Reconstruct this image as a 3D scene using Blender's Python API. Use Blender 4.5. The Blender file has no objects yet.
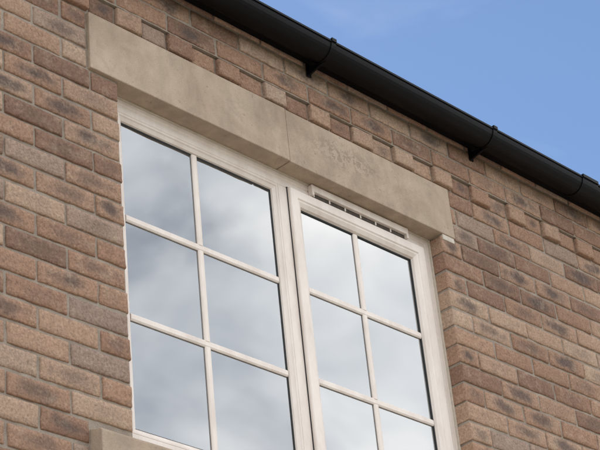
import bpy, math, random
from mathutils import Vector, Matrix, noise
random.seed(7)
S=bpy.context.scene
D=bpy.data
C0=1.6
# ---------------------------------------------------------------- helpers
def newmat(name):
    m=D.materials.new(name); m.use_nodes=True
    nt=m.node_tree; b=nt.nodes['Principled BSDF']
    return m,nt,b
def N(nt,t,**k):
    n=nt.nodes.new(t)
    for a,v in k.items(): setattr(n,a,v)
    return n
def ramp(nt,src,stops,interp='LINEAR'):
    r=N(nt,'ShaderNodeValToRGB'); r.color_ramp.interpolation=interp
    e=r.color_ramp.elements
    while len(e)<len(stops): e.new(0.5)
    for i,(p,c) in enumerate(stops):
        e[i].position=p
        e[i].color=(c[0],c[1],c[2],1) if isinstance(c,tuple) else (c,c,c,1)
    nt.links.new(src,r.inputs[0]); return r.outputs[0]
def noi(nt,vec,scale,detail=4,rough=.55,dist=0):
    n=N(nt,'ShaderNodeTexNoise'); n.inputs['Scale'].default_value=scale
    n.inputs['Detail'].default_value=detail; n.inputs['Roughness'].default_value=rough
    n.inputs['Distortion'].default_value=dist
    if vec: nt.links.new(vec,n.inputs['Vector'])
    return n.outputs['Fac']
def mix(nt,f,a,b,mode='MIX'):
    m=N(nt,'ShaderNodeMix',data_type='RGBA',blend_type=mode)
    for s,v in ((m.inputs[0],f),(m.inputs[6],a),(m.inputs[7],b)):
        if hasattr(v,'node'): nt.links.new(v,s)
        elif isinstance(v,tuple): s.default_value=(v[0],v[1],v[2],1)
        else: s.default_value=v
    return m.outputs[2]
def mth(nt,op,a,b=0.0,clamp=False):
    m=N(nt,'ShaderNodeMath',operation=op,use_clamp=clamp)
    for s,v in ((m.inputs[0],a),(m.inputs[1],b)):
        if hasattr(v,'node'): nt.links.new(v,s)
        else: s.default_value=v
    return m.outputs[0]
def bump(nt,b,h,dist,strength=1.0,prev=None):
    n=N(nt,'ShaderNodeBump'); n.inputs['Distance'].default_value=dist
    n.inputs['Strength'].default_value=strength
    nt.links.new(h,n.inputs['Height'])
    if prev: nt.links.new(prev,n.inputs['Normal'])
    if b: nt.links.new(n.outputs[0],b.inputs['Normal'])
    return n.outputs[0]
def objc(nt):
    return N(nt,'ShaderNodeTexCoord').outputs['Object']
house=D.objects.new('brick_house',None); S.collection.objects.link(house)
def mk(name,verts,faces,mat,parent=house,smooth=False,bev=0):
    me=D.meshes.new(name); me.from_pydata(verts,[],faces); me.update()
    o=D.objects.new(name,me); S.collection.objects.link(o)
    if mat: me.materials.append(mat)
    if parent: o.parent=parent
    if smooth:
        for p in me.polygons: p.use_smooth=True
    if bev:
        m=o.modifiers.new('b','BEVEL'); m.width=bev; m.segments=2; m.limit_method='ANGLE'
    return o
def box(name,x0,x1,y0,y1,z0,z1,mat,bev=0,parent=house):
    v=[(x,y,z) for x in (x0,x1) for y in (y0,y1) for z in (z0,z1)]
    f=[(0,1,3,2),(4,6,7,5),(0,4,5,1),(2,3,7,6),(0,2,6,4),(1,5,7,3)]
    return mk(name,v,f,mat,parent,bev=bev)
def boxes(name,lst,mat,bev=0,parent=house):
    V=[];F=[]
    for (x0,x1,y0,y1,z0,z1) in lst:
        b=len(V)
        V+=[(x,y,z) for x in (x0,x1) for y in (y0,y1) for z in (z0,z1)]
        F+=[tuple(b+i for i in f) for f in [(0,1,3,2),(4,6,7,5),(0,4,5,1),(2,3,7,6),(0,2,6,4),(1,5,7,3)]]
    return mk(name,V,F,mat,parent,bev=bev)
def ring(name,x0,x1,z0,z1,prof,mat,bev=.0012):
    V=[];F=[]
    for (i,y) in prof:
        V+=[(x0+i,y,z0+i),(x1-i,y,z0+i),(x1-i,y,z1-i),(x0+i,y,z1-i)]
    n=len(prof)
    for k in range(n):
        a=4*k; b=4*((k+1)%n)
        for j in range(4):
            j2=(j+1)%4
            F.append((a+j,a+j2,b+j2,b+j))
    return mk(name,V,F,mat,bev=bev)
# ---------------------------------------------------------------- materials
def brick_mat():
    m,nt,b=newmat('multi_brick')
    oc=objc(nt)
    at=N(nt,'ShaderNodeAttribute',attribute_name='rnd'); sp=N(nt,'ShaderNodeSeparateColor'); nt.links.new(at.outputs['Color'],sp.inputs[0])
    lc=N(nt,'ShaderNodeAttribute',attribute_name='loc')
    R,G,B=sp.outputs[0],sp.outputs[1],sp.outputs[2]
    base=ramp(nt,R,[(0,(.235,.145,.104)),(.2,(.32,.193,.132)),(.45,(.375,.236,.162)),(.7,(.415,.28,.198)),(.88,(.46,.33,.24)),(1,(.295,.212,.172))])
    off=N(nt,'ShaderNodeVectorMath',operation='MULTIPLY_ADD'); nt.links.new(at.outputs['Color'],off.inputs[0]); off.inputs[1].default_value=(9,9,9); nt.links.new(oc,off.inputs[2])
    v=off.outputs[0]
    n1=noi(nt,v,15,4,.65,.4)
    ln=N(nt,'ShaderNodeVectorMath',operation='LENGTH'); nt.links.new(lc.outputs['Vector'],ln.inputs[0])
    dd=mth(nt,'ADD',ln.outputs['Value'],mth(nt,'MULTIPLY',n1,1.7))
    k=ramp(nt,mth(nt,'MULTIPLY',dd,.5),[(.48,1.0),(.94,0.0)],'EASE')
    sel=ramp(nt,G,[(.35,0.0),(.85,1.0)])
    f=mth(nt,'MULTIPLY',mth(nt,'MULTIPLY',k,sel),.88)
    c=mix(nt,f,base,(.118,.09,.08))
    n2=noi(nt,v,22,3,.7)
    c=mix(nt,mth(nt,'MULTIPLY',ramp(nt,n2,[(.52,0.0),(.75,1.0)]),.4),c,(.53,.41,.30))
    n3=noi(nt,v,130,3,.7)
    c=mix(nt,.85,c,ramp(nt,n3,[(.26,.35),(.36,.7),(.7,1.3)]),'MULTIPLY')
    n4=noi(nt,oc,1.3,2,.6)
    c=mix(nt,.7,c,ramp(nt,n4,[(.3,(.84,.82,.82)),(.7,(1.10,1.09,1.08))]),'MULTIPLY')
    nt.links.new(c,b.inputs['Base Color'])
    b.inputs['Roughness'].default_value=.9
    b.inputs['Specular IOR Level'].default_value=.2
    bump(nt,b,noi(nt,v,60,4,.8),.0045,.9)
    return m
def mortar_mat():
    m,nt,b=newmat('mortar'); oc=objc(nt)
    c=ramp(nt,noi(nt,oc,9,3,.7),[(.3,(.26,.21,.17)),(.7,(.42,.36,.295))])
    c=mix(nt,.8,c,ramp(nt,noi(nt,oc,420,2,.7),[(.3,.65),(.7,1.25)]),'MULTIPLY')
    nt.links.new(c,b.inputs['Base Color']); b.inputs['Roughness'].default_value=.95
    b.inputs['Specular IOR Level'].default_value=.2
    bump(nt,b,noi(nt,oc,260,2,.8),.002)
    return m
def stone_mat():
    m,nt,b=newmat('cast_stone'); oc=objc(nt)
    c=ramp(nt,noi(nt,oc,4,4,.65,.6),[(.3,(.365,.28,.205)),(.5,(.445,.35,.262)),(.72,(.51,.41,.315))])
    mp=N(nt,'ShaderNodeMapping'); mp.inputs['Scale'].default_value=(12,12,5); nt.links.new(oc,mp.inputs[0])
    st=noi(nt,mp.outputs[0],1,4,.65)
    c=mix(nt,.55,c,ramp(nt,st,[(.33,.72),(.62,1.06)]),'MULTIPLY')
    c=mix(nt,.7,c,ramp(nt,noi(nt,oc,330,2,.7),[(.3,.8),(.7,1.15)]),'MULTIPLY')
    mp2=N(nt,'ShaderNodeMapping'); mp2.inputs['Location'].default_value=(-4.04,0,-5.04); nt.links.new(oc,mp2.inputs[0])
    mp3=N(nt,'ShaderNodeMapping'); mp3.inputs['Scale'].default_value=(4.0,0,13); nt.links.new(mp2.outputs[0],mp3.inputs[0])
    ln=N(nt,'ShaderNodeVectorMath',operation='LENGTH'); nt.links.new(mp3.outputs[0],ln.inputs[0])
    reg=ramp(nt,ln.outputs['Value'],[(.3,1.0),(1.0,0.0)])
    sc=mth(nt,'MULTIPLY',reg,ramp(nt,noi(nt,oc,46,5,.75,.5),[(.50,0.0),(.57,1.0)]))
    c=mix(nt,mth(nt,'MULTIPLY',sc,.5),c,(.24,.18,.13))
    # algae / soot blotches
    bl=ramp(nt,noi(nt,oc,11,5,.7,.3),[(.55,0.0),(.72,1.0)])
    c=mix(nt,mth(nt,'MULTIPLY',bl,.38),c,(.24,.195,.15))
    pt=ramp(nt,noi(nt,oc,60,1,.5),[(.22,1.0),(.28,0.0)])
    c=mix(nt,mth(nt,'MULTIPLY',pt,.5),c,(.2,.16,.12))
    nt.links.new(c,b.inputs['Base Color']); b.inputs['Roughness'].default_value=.88
    b.inputs['Specular IOR Level'].default_value=.25
    p=bump(nt,None,sc,-.002,.6)
    bump(nt,b,noi(nt,oc,140,3,.75),.0016,1,p)
    return m
def plain(name,col,rough=.5,spec=.5,nz=0,ns=30,bd=0):
    m,nt,b=newmat(name); oc=objc(nt)
    lo=tuple(x*(1-nz) for x in col); hi=tuple(min(1,x*(1+nz)) for x in col)
    c=ramp(nt,noi(nt,oc,ns,3,.6),[(.3,lo),(.7,hi)])
    nt.links.new(c,b.inputs['Base Color']); b.inputs['Roughness'].default_value=rough
    b.inputs['Specular IOR Level'].default_value=spec
    if bd: bump(nt,b,noi(nt,oc,ns*6,2,.6),bd)
    return m
M_brick=brick_mat(); M_mort=mortar_mat(); M_stone=stone_mat()
M_pvc,nt,b=newmat('white_upvc'); oc=objc(nt)
mp=N(nt,'ShaderNodeMapping'); mp.inputs['Scale'].default_value=(10,10,3); nt.links.new(oc,mp.inputs[0])
c=ramp(nt,noi(nt,mp.outputs[0],1.5,4,.7),[(.3,(.68,.59,.525)),(.6,(.80,.72,.655))])
nt.links.new(c,b.inputs['Base Color']); b.inputs['Roughness'].default_value=.4
M_blk=plain('black_plastic',(.003,.003,.004),.5,.14,.3,12,.0004)
M_gask=plain('black_gasket',(.015,.015,.016),.6,.4,.2,40)
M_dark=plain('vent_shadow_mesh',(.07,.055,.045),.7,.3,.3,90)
M_room=plain('plaster_wall',(.42,.41,.39),.9,.2,.04,6)
M_ceil=plain('plaster_ceiling',(.7,.7,.68),.9,.2,.03,6)
M_carp=plain('carpet',(.2,.18,.16),.95,.1,.2,60,.002)
M_tile=plain('roof_tile',(.07,.06,.058),.8,.3,.35,5,.002)
M_seal=plain('sealant',(.55,.49,.41),.6,.4,.1,60,.0008)
M_gl,nt,b=newmat('window_glass'); nt.nodes.remove(b)
out=[n for n in nt.nodes if n.type=='OUTPUT_MATERIAL'][0]; oc=objc(nt)
g=N(nt,'ShaderNodeBsdfGlossy'); g.inputs['Roughness'].default_value=.02; g.inputs['Color'].default_value=(.93,.965,1,1)
t=N(nt,'ShaderNodeBsdfTransparent'); t.inputs['Color'].default_value=(.74,.79,.79,1)
fr=N(nt,'ShaderNodeFresnel'); fr.inputs['IOR'].default_value=2.0
ff=mth(nt,'ADD',fr.outputs[0],.20,True)
ms=N(nt,'ShaderNodeMixShader'); nt.links.new(ff,ms.inputs[0]); nt.links.new(t.outputs[0],ms.inputs[1]); nt.links.new(g.outputs[0],ms.inputs[2])
bn=bump(nt,None,noi(nt,oc,2.2,0,.4),.004,.5); nt.links.new(bn,g.inputs['Normal'])
df=N(nt,'ShaderNodeBsdfDiffuse'); df.inputs['Color'].default_value=(.6,.6,.58,1)
dirt=ramp(nt,noi(nt,oc,5,2,.5,.3),[(.4,.02),(.75,.06)])
ms2=N(nt,'ShaderNodeMixShader'); nt.links.new(dirt,ms2.inputs[0]); nt.links.new(ms.outputs[0],ms2.inputs[1]); nt.links.new(df.outputs[0],ms2.inputs[2])
nt.links.new(ms2.outputs[0],out.inputs[0])
# ---------------------------------------------------------------- brickwork
H=.0745; P=.2177; J=.0095
Z0=4.908
OX0,OX1=3.006,4.530
XA=-3.5; XB=9.5
PJ=.012
V=[];F=[];RND=[];LOC=[]
def add_brick(x0,x1,z0,z1,yf,detail,depth=.102):
    if x1-x0<.012: return
    r=(random.random(),random.random(),random.random())
    yf+=random.uniform(-.0018,.0018); dz=random.uniform(-.0013,.0013); z0+=dz; z1+=dz
    x0+=random.uniform(-.001,.001) ; x1+=random.uniform(-.0015,.0015)
    tx=random.uniform(-.0014,.0014); tz=random.uniform(-.0012,.0012)
    if detail:
        nx=max(3,int((x1-x0)/.018)); nz=4
    else: nx=1;nz=1
    e=.0032
    xs=[x0]+[x0+e+(x1-x0-2*e)*i/nx for i in range(nx+1)]+[x1]
    zs=[z0]+[z0+e+(z1-z0-2*e)*i/nz for i in range(nz+1)]+[z1]
    base=len(V); W=len(xs); Hn=len(zs)
    o=Vector((r[0]*50,r[1]*50,r[2]*50))
    cx=(x0+x1)/2; cz=(z0+z1)/2
    def put(x,y,z):
        a=(x-cx)/(x1-x0)*2; c=(z-cz)/(z1-z0)*2
        if detail:
            n=noise.noise_vector(Vector((x*38,y*38,z*38))+o)
            n2=noise.noise_vector(Vector((x*110,y*110,z*110))+o)
            x+=n.x*.0018+n2.x*.0010; z+=n.z*.0018+n2.z*.0010; y+=n.y*.0013+n2.y*.0007
        V.append((x,y+a*tx+c*tz,z)); RND.append((r[0],r[1],r[2],1)); LOC.append((a,0,c*.9))
    for j,z in enumerate(zs):
        for i,x in enumerate(xs):
            edge=(i in(0,W-1))+(j in(0,Hn-1))
            put(x,yf+(0,.003,.0055)[edge],z)
    for j in range(Hn-1):
        for i in range(W-1):
            a=base+j*W+i; F.append((a,a+1,a+W+1,a+W))
    per=[(i,0) for i in range(W)]+[(W-1,j) for j in range(1,Hn)]+[(i,Hn-1) for i in range(W-2,-1,-1)]+[(0,j) for j in range(Hn-2,0,-1)]
    prev=[base+j*W+i for i,j in per]
    for yy in ((yf+.012,yf+depth) if detail else (yf+depth,)):
        nb=len(V)
        for i,j in per: put(xs[i],yy,zs[j])
        n=len(per)
        for q in range(n):
            q2=(q+1)%n
            F.append((prev[q],nb+q,nb+q2,prev[q2]))
        prev=[nb+q for q in range(n)]
def row(xa,xb,k,phase,yf=0.0,pitch=P):
    zb=Z0+k*H; z0=zb+J/2; z1=zb+H-J/2
    if z1<-.05: return
    i0=math.floor((xa-phase)/pitch)-1
    x=phase+i0*pitch
    while x<xb:
        a=max(x,xa); c=min(x+pitch,xb)
        if c-a>.02:
            l=a+(J/2 if a==x else 0); rr=c-(J/2 if c==x+pitch else 0)
            det=(a>2.0 and c<6.6 and zb>3.3)
            add_brick(l,rr,z0,z1,yf,det)
        x+=pitch
LX0,LX1=2.892,4.604
SX0,SX1=2.852,4.662
kb=-66
for k in range(kb,7):
    ph=OX0+(0 if k%2==0 else P/2)
    if k<=-19: row(XA,XB,k,ph)
    elif k in(-18,-17):
        row(XA,SX0-.006,k,ph); row(SX1+.006,XB,k,ph)
    elif k<0:
        row(XA,OX0,k,ph); row(OX1,XB,k,ph)
    elif k<3:
        row(XA,LX0-.007,k,ph); row(LX1+.007,XB,k,ph)
    elif k==3:
        i=0; x=OX0-P*32
        while x<XB:
            if x>XA:
                det=2.0<x<6.6
                add_brick(x+J/2,x+P/2-J/2,Z0+k*H+J/2,Z0+k*H+H-J/2,-PJ if i%2==0 else .0,det,.112 if i%2==0 else .102)
            x+=P/2; i+=1
    else:
        row(XA,XB,k,ph,-PJ)
me=D.meshes.new('front_wall_bricks'); me.from_pydata(V,[],F); me.update()
for p in me.polygons: p.use_smooth=True
ca=me.attributes.new('rnd','FLOAT_COLOR','POINT'); ca.data.foreach_set('color',[c for r in RND for c in r])
la=me.attributes.new('loc','FLOAT_VECTOR','POINT'); la.data.foreach_set('vector',[c for r in LOC for c in r])
me.materials.append(M_brick)
o=D.objects.new('front_wall_bricks',me); S.collection.objects.link(o); o.parent=house
def mortar(name,x0,x1,y0,y1,z0,z1,step=.03,fine=True):
    V=[];F=[]
    nx=max(1,int((x1-x0)/step)) if fine else 1; nz=max(1,int((z1-z0)/step)) if fine else 1
    for j in range(nz+1):
        for i in range(nx+1):
            x=x0+(x1-x0)*i/nx; z=z0+(z1-z0)*j/nz
            n=noise.noise(Vector((x*25,7,z*25))) if fine else 0
            V.append((x,y0+n*.0026,z))
    for j in range(nz):
        for i in range(nx):
            a=j*(nx+1)+i; F.append((a,a+1,a+nx+2,a+nx+1))
    b=len(V)
    V+= [(x0,y1,z0),(x1,y1,z0),(x1,y1,z1),(x0,y1,z1)]
    bot=list(range(0,nx+1)); top=list(range(nz*(nx+1),(nz+1)*(nx+1)))
    lef=[j*(nx+1) for j in range(nz+1)]; rig=[j*(nx+1)+nx for j in range(nz+1)]
    F.append(tuple(bot[::-1]+[b,b+1])); F.append(tuple(top+[b+2,b+3]))
    F.append(tuple(lef+[b+3,b])); F.append(tuple(rig[::-1]+[b+1,b+2]))
    F.append((b,b+3,b+2,b+1))
    return mk(name,V,F,M_mort)
YM=.0055
mortar('mortar_joints_left',2.0,OX0-.003,YM,.1,3.3,Z0+3*H)
mortar('mortar_joints_right',OX1+.003,6.6,YM,.1,3.3,Z0+3*H)
mortar('mortar_joints_below_sill',OX0-.003,OX1+.003,YM,.1,3.3,Z0-18*H)
mortar('mortar_joints_dentil_course',XA,XB,.007,.1,Z0+3*H,Z0+4*H,.04)
mortar('mortar_joints_eaves_courses',XA,XB,-PJ+.006,.1,Z0+4*H+.0,Z0+7*H,.04)
mortar('mortar_far_left',XA,2.0,YM,.1,-.02,Z0+3*H,fine=False)
mortar('mortar_far_right',6.6,XB,YM,.1,-.02,Z0+3*H,fine=False)
mortar('mortar_lower',2.0,6.6,YM,.1,-.02,3.3,fine=False)
# ---------------------------------------------------------------- lintel and sill
def stoneblock(name,x0,x1,prof):
    n=int((x1-x0)/.03); V=[];F=[];m=len(prof)
    for i in range(n+1):
        x=x0+(x1-x0)*i/n
        for (y,z) in prof:
            w=noise.noise(Vector((x*9,y*40,z*14)))*.0014+noise.noise(Vector((x*45,y*40,z*50)))*.0009
            V.append((x,y+w,z+w))
    for i in range(n):
        for j in range(m):
            j2=(j+1)%m
            F.append((i*m+j,(i+1)*m+j,(i+1)*m+j2,i*m+j2))
    F.append(tuple(range(m))); F.append(tuple(range(n*m,n*m+m))[::-1])
    return mk(name,V,F,M_stone,bev=.003)
zl,zt=4.912,5.127
mx=3.752
pr=[(-.009,zl+.0),(-.009,zl+.11),(-.009,zt),(.1,zt),(.1,zl)]
stoneblock('stone_lintel_section',LX0,mx-.0015,pr)
pr2=[(-.0065,zl-.001),(-.0065,zl+.11),(-.0065,zt-.001),(.1,zt-.001),(.1,zl-.001)]
stoneblock('stone_lintel_section',mx+.0015,LX1,pr2)
box('lintel_joint_mortar',mx-.004,mx+.004,-.003,.09,zl+.003,zt-.003,M_mort)
box('lintel_end_bedding',OX1+.004,LX1-.006,-.004,.09,zl-.024,zl-.002,M_seal,.002)
zs0,zs1=Z0-18*H+.006,3.706
stoneblock('stone_sill',SX0,SX1,[(-.045,zs0),(-.045,3.672),(-.038,3.680),(.064,zs1),(.14,zs1),(.14,zs0+.02),(0.0,zs0+.02),(-.02,zs0)])
# ---------------------------------------------------------------- window
fx0,fx1,fz0,fz1=3.009,4.527,3.709,4.909
YF=.065
ring('window_outer_frame',fx0,fx1,fz0,fz1,[(0,.135),(0,YF),(.018,YF),(.0205,YF+.004),(.025,YF+.004),(.0275,YF),(.046,YF),(.050,YF+.004),(.050,.135)],M_pvc)
box('window_mullion',3.757,3.806,YF,.135,fz0+.049,fz1-.049,M_pvc,.002)
lx0,lx1,lz0,lz1=fx0+.0495,3.7575,fz0+.0495,fz1-.0495
ring('fixed_light_bead',lx0,lx1,lz0,lz1,[(0,.1),(0,YF+.002),(.006,YF+.002),(.009,YF+.006),(.020,YF+.012),(.022,YF+.019),(.022,.1)],M_pvc,.0008)
ring('fixed_light_gasket',lx0+.0215,lx1-.0215,lz0+.0215,lz1-.0215,[(0,.095),(0,YF+.018),(.005,YF+.0195),(.005,.095)],M_gask,0)
sx0,sx1,sz0,sz1=3.799,4.484,3.752,4.860
YS=.050
ring('sash_seal',sx0-.003,sx1+.003,sz0-.003,sz1+.003,[(0,.075),(0,YF-.0025),(.03,YF-.0025),(.03,.075)],M_gask,0)
ring('opening_sash',sx0,sx1,sz0,sz1,[(0,.1),(0,YS+.004),(.003,YS),(.034,YS),(.038,YS+.004),(.043,YS+.005),(.056,YS+.013),(.060,YS+.023),(.060,.1)],M_pvc,.0008)
ring('sash_gasket',sx0+.0595,sx1-.0595,sz0+.0595,sz1-.0595,[(0,.095),(0,YS+.0225),(.005,YS+.024),(.005,.095)],M_gask,0)
YG=.086
def light(tag,x0,x1,z0,z1,xb,zb,yg):
    box(tag+'_glass_pane',x0,x1,yg,yg+.004,z0,z1,M_gl)
    w=.0115; y0=yg-.0075; y1=yg-.0006
    def bar(n,axis,a,b_,c):
        prof=[(-w,y1),(-w,y0+.003),(-w+.005,y0),(w-.005,y0),(w,y0+.003),(w,y1)]
        V=[];F=[]
        for t in (a,b_):
            for (q,y) in prof:
                V.append((c+q,y,t) if axis=='z' else (t,y,c+q))
        m=6
        for j in range(m): F.append((j,(j+1)%m,m+(j+1)%m,m+j))
        F.append(tuple(range(m))); F.append(tuple(range(m,2*m))[::-1])
        mk(n,V,F,M_pvc)
    for zz in zb: bar(tag+'_glazing_bar_rail','x',x0+.002,x1-.002,zz)
    ed=[z0+.002]+sorted(zb)+[z1-.002]
    for i in range(len(ed)-1):
        a=ed[i]+(w if i>0 else 0); c=ed[i+1]-(w if i<len(ed)-2 else 0)
        bar(tag+'_glazing_bar_upright','z',a-.002,c+.002,xb)
light('fixed_light',lx0+.024,lx1-.024,lz0+.024,lz1-.024,3.390,[C0+2.545,C0+2.886],YG)
light('sash',sx0+.062,sx1-.062,sz0+.062,sz1-.062,4.133,[C0+2.552,C0+2.888],YS+.027)
box('trickle_vent_cover',3.912,4.392,.045,YF,4.8805,4.9065,M_pvc,.003)
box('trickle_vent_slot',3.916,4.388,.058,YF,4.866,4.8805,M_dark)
boxes('trickle_vent_ribs',[(3.92+i*.078,3.925+i*.078,.055,.058,4.866,4.8805) for i in range(7)],M_pvc)
boxes('trickle_vent_end_caps',[(3.905,3.9155,.045,YF,4.8645,4.9066),(4.3885,4.399,.045,YF,4.8645,4.9066)],M_pvc,.002)
boxes('sealant_bead',[(OX1-.004,OX1+.002,.056,.068,fz0,fz1),(OX0-.002,OX0+.004,.056,.068,fz0,fz1),(OX0,OX1,.058,.068,4.9075,4.9125)],M_seal,.0015)
# ---------------------------------------------------------------- gutter
gy,gz,r=-.0945,C0+3.788,.052
prof=[]
for i in range(15):
    a=math.pi*i/14
    prof.append((gy-math.cos(a)*r,gz-math.sin(a)*r))
prof=[(gy-r-.004,gz+.006),(gy-r-.004,gz-.002)]+prof
inner=[]
for i in range(15):
    a=math.pi*(14-i)/14
    inner.append((gy-math.cos(a)*(r-.003),gz-math.sin(a)*(r-.003)))
full=prof+[(gy+r,gz+.006),(gy+r-.003,gz+.006)]+inner+[(gy-r+.003,gz+.006)]
def sweep(name,full,x0,x1,mat):
    V=[(x,y,z) for x in (x0,x1) for (y,z) in full]; m=len(full)
    F=[(j,m+j,m+(j+1)%m,(j+1)%m) for j in range(m)]+[tuple(range(m)),tuple(range(m,2*m))[::-1]]
    return mk(name,V,F,mat)
sweep('gutter_channel',full,XA-.1,XB+.1,M_blk)
def bracket(x,w=.022,arm=True):
    R=r+.003
    p=[(gy-R-.005,gz+.014),(gy-R-.005,gz)]+[(gy-math.cos(math.pi*i/14)*R,gz-math.sin(math.pi*i/14)*R) for i in range(15)]
    p+=[(gy+R,gz+.01)]
    p+=[(gy+r+.0005,gz+.01)]+[(gy-math.cos(math.pi*(14-i)/14)*(r+.001),gz-math.sin(math.pi*(14-i)/14)*(r+.001)) for i in range(15)]
    p+=[(gy-r-.0045,gz+.008),(gy-r+.012,gz+.008),(gy-r+.012,gz+.012),(gy-r-.002,gz+.014)]
    sweep('gutter_bracket',p,x-w/2,x+w/2,M_blk)
    if arm:
        yb=-PJ-.0025
        box('gutter_bracket_back_plate',x-.011,x+.011,yb-.006,yb,gz-.074,gz-.02,M_blk,.002)
        q=[(yb-.006,gz-.068),(yb-.006,gz-.035),(gy+.02,gz-.048),(gy-.005,gz-.056),(gy+.02,gz-.058)]
        sweep('gutter_bracket_strut',q,x-.004,x+.004,M_blk)
for x in (-1.5,-.6,.3,1.2,2.1,3.0,3.885,4.77,6.2,7.1,8.0,8.9): bracket(x)
bracket(5.37,.10,False)
bracket(1.9,.10,False)
box('fascia_board',XA,XB,-.044,-PJ-.0025,C0+3.770,C0+3.90,M_blk,.002)
# ---------------------------------------------------------------- rest of the house
zr0=C0+3.85; yr=4.3; pitch=math.radians(36)
def roofside(sign):
    V=[];F=[]; n=22
    for i in range(n):
        for (a,t) in ((i/n,.016),((i+1)/n,.002)):
            yy=-.08+(yr+.08)*a; zz=zr0+(yy+.08)*math.tan(pitch)+t
            if sign<0: yy=2*yr-yy
            V+=[(XA-.15,yy,zz),(XB+.15,yy,zz)]
    for i in range(2*n-1):
        F.append((2*i,2*i+1,2*i+3,2*i+2))
    b=len(V)
    y0=-.08 if sign>0 else 2*yr+.08; y1=yr
    V+=[(XA-.15,y0,zr0-.012),(XB+.15,y0,zr0-.012),(XB+.15,y1,zr0-.012+(yr+.08)*math.tan(pitch)),(XA-.15,y1,zr0-.012+(yr+.08)*math.tan(pitch))]
    F+=[(b,b+1,b+2,b+3),(0,b,b+1,1),(0,b,b+3,2*(2*n-1)),(1,b+1,b+2,2*(2*n-1)+1)]
    mk('roof_slope',V,F,M_tile)
roofside(1); roofside(-1)
M_sb,nt,b=newmat('side_brickwork'); oc=objc(nt)
br=N(nt,'ShaderNodeTexBrick'); cb=N(nt,'ShaderNodeSeparateXYZ'); nt.links.new(oc,cb.inputs[0])
cv=N(nt,'ShaderNodeCombineXYZ'); nt.links.new(mth(nt,'ADD',cb.outputs[0],cb.outputs[1]),cv.inputs[0]); nt.links.new(cb.outputs[2],cv.inputs[1])
nt.links.new(cv.outputs[0],br.inputs['Vector'])
br.inputs['Scale'].default_value=1; br.inputs['Brick Width'].default_value=P; br.inputs['Row Height'].default_value=H; br.inputs['Mortar Size'].default_value=.005
br.inputs['Color1'].default_value=(.26,.16,.12,1); br.inputs['Color2'].default_value=(.4,.27,.2,1); br.inputs['Mortar'].default_value=(.32,.28,.23,1)
nt.links.new(br.outputs['Color'],b.inputs['Base Color']); b.inputs['Roughness'].default_value=.9
zt2=C0+3.83
def gable(x0,x1):
    top=zr0-.014+(yr+.08)*math.tan(pitch)-.02
    prof=[(.101,-.02),(.101,zt2+.02),(yr,top),(2*yr-.1,zt2+.02),(2*yr-.1,-.02)]
    V=[(x,y,z) for x in (x0,x1) for (y,z) in prof]; m=5
    F=[(j,m+j,m+(j+1)%m,(j+1)%m) for j in range(m)]+[tuple(range(m)),tuple(range(m,2*m))[::-1]]
    mk('gable_wall',V,F,M_sb)
gable(XA+.002,XA+.25); gable(XB-.25,XB-.002)
box('rear_wall',XA+.25,XB-.25,2*yr-.35,2*yr-.102,-.02,zt2,M_sb)
boxes('inner_leaf',[(XA+.25,OX0,.102,.28,-.02,zt2),(OX1,XB-.25,.102,.28,-.02,zt2),(OX0,OX1,.136,.28,-.02,3.70),(OX0,OX1,.136,.28,4.915,zt2)],M_room)
box('window_board',OX0+.002,OX1-.002,.1365,.32,3.702,3.725,M_pvc,.004)
boxes('room_partition',[(1.6,1.7,.282,3.9,2.7,5.1),(6.2,6.3,.282,3.9,2.7,5.1),(1.6,6.3,3.9,4.0,2.7,5.1)],M_room)
box('room_ceiling',1.6,6.3,.282,4.0,5.102,5.15,M_ceil)
box('room_floor',1.6,6.3,.282,4.0,2.6,2.698,M_carp)
# ---------------------------------------------------------------- ground
M_grass,nt,b=newmat('grass'); oc=objc(nt)
c=ramp(nt,noi(nt,oc,3,5,.7),[(.3,(.035,.06,.018)),(.7,(.08,.115,.035))])
nt.links.new(c,b.inputs['Base Color']); b.inputs['Roughness'].default_value=.95
bump(nt,b,noi(nt,oc,60,3,.8),.03)
mk('ground',[(-600,-600,-.02),(600,-600,-.02),(600,600,-.02),(-600,600,-.02)],[(0,1,2,3)],M_grass,None)
M_pave,nt,b=newmat('paving'); oc=objc(nt)
br=N(nt,'ShaderNodeTexBrick'); nt.links.new(oc,br.inputs['Vector']); br.inputs['Scale'].default_value=1
br.inputs['Brick Width'].default_value=.6; br.inputs['Row Height'].default_value=.6; br.inputs['Mortar Size'].default_value=.006
br.inputs['Color1'].default_value=(.40,.35,.29,1); br.inputs['Color2'].default_value=(.47,.42,.35,1); br.inputs['Mortar'].default_value=(.15,.13,.11,1)
c=mix(nt,.6,br.outputs['Color'],ramp(nt,noi(nt,oc,5,4,.7),[(.3,.75),(.7,1.1)]),'MULTIPLY')
nt.links.new(c,b.inputs['Base Color']); b.inputs['Roughness'].default_value=.85
box('pavement',-30,30,-7.5,-.03,-.1,.02,M_pave,.004,None)
M_asp=plain('asphalt',(.05,.05,.052),.9,.3,.25,40,.004)
mk('road',[(-200,-14.5,-.016),(200,-14.5,-.016),(200,-7.7,-.016),(-200,-7.7,-.016)],[(0,1,2,3)],M_asp,None)
box('kerb',-200,200,-7.7,-7.502,-.1,.03,plain('kerb_concrete',(.32,.31,.29),.9,.2,.15,20,.002),.01,None)
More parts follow.
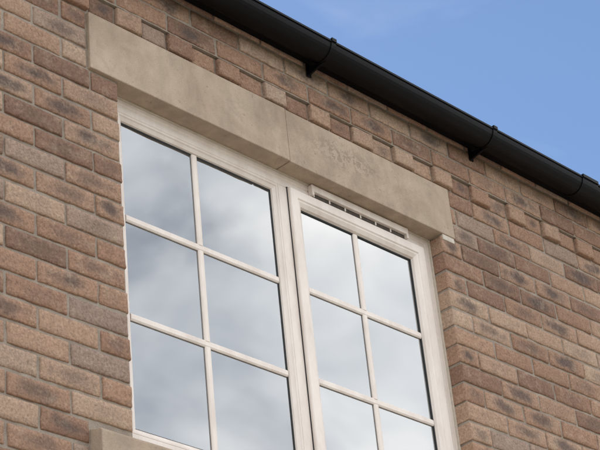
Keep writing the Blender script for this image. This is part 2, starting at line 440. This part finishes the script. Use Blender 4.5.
# ---------------------------------------------------------------- light
EL=math.radians(52); AZ=math.radians(24)
w=D.worlds.new('World'); S.world=w; w.use_nodes=True; nt=w.node_tree
bg=nt.nodes['Background']; bg.inputs[1].default_value=.142
sky=N(nt,'ShaderNodeTexSky',sky_type='NISHITA'); sky.sun_disc=False; sky.sun_elevation=EL; sky.sun_rotation=AZ
sky.dust_density=.12; sky.air_density=1.0; sky.ozone_density=3.2; sky.altitude=400
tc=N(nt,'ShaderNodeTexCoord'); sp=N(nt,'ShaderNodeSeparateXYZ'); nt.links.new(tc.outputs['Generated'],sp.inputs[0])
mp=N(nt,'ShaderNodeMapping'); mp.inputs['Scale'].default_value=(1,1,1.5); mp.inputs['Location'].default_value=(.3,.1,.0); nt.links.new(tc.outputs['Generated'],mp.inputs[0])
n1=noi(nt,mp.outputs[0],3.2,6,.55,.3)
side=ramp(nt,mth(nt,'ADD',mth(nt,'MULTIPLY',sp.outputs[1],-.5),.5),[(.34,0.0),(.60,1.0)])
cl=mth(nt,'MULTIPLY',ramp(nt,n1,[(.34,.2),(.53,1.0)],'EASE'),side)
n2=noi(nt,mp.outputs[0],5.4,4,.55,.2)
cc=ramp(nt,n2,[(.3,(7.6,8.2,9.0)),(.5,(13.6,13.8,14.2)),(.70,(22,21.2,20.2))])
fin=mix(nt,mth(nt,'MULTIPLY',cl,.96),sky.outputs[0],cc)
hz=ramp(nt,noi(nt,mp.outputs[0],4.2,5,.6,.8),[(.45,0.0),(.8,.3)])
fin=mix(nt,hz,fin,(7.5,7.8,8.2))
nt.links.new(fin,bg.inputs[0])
sd=D.lights.new('sun','SUN'); sd.energy=5.0; sd.angle=math.radians(.53); sd.color=(1,.93,.82)
so=D.objects.new('sun',sd); S.collection.objects.link(so)
dv=Vector((math.sin(AZ)*math.cos(EL),math.cos(AZ)*math.cos(EL),math.sin(EL)))
so.rotation_euler=dv.to_track_quat('Z','Y').to_euler(); so.location=(0,0,30)
# ---------------------------------------------------------------- camera
f=Vector((.6358,.5728,.5174)).normalized()
up=Vector((-.3108,-.4235,.8508)); up=(up-f*up.dot(f)).normalized(); rt=f.cross(up)
cam=D.cameras.new('camera'); co=D.objects.new('camera',cam); S.collection.objects.link(co)
M=Matrix((rt,up,-f)).transposed().to_4x4(); M.translation=Vector((0,-3.4,C0)); co.matrix_world=M
cam.lens=108; cam.sensor_width=36; cam.clip_end=2000; cam.clip_start=.05
S.camera=co
S.view_settings.view_transform='Standard'; S.view_settings.look='None'; S.view_settings.exposure=0
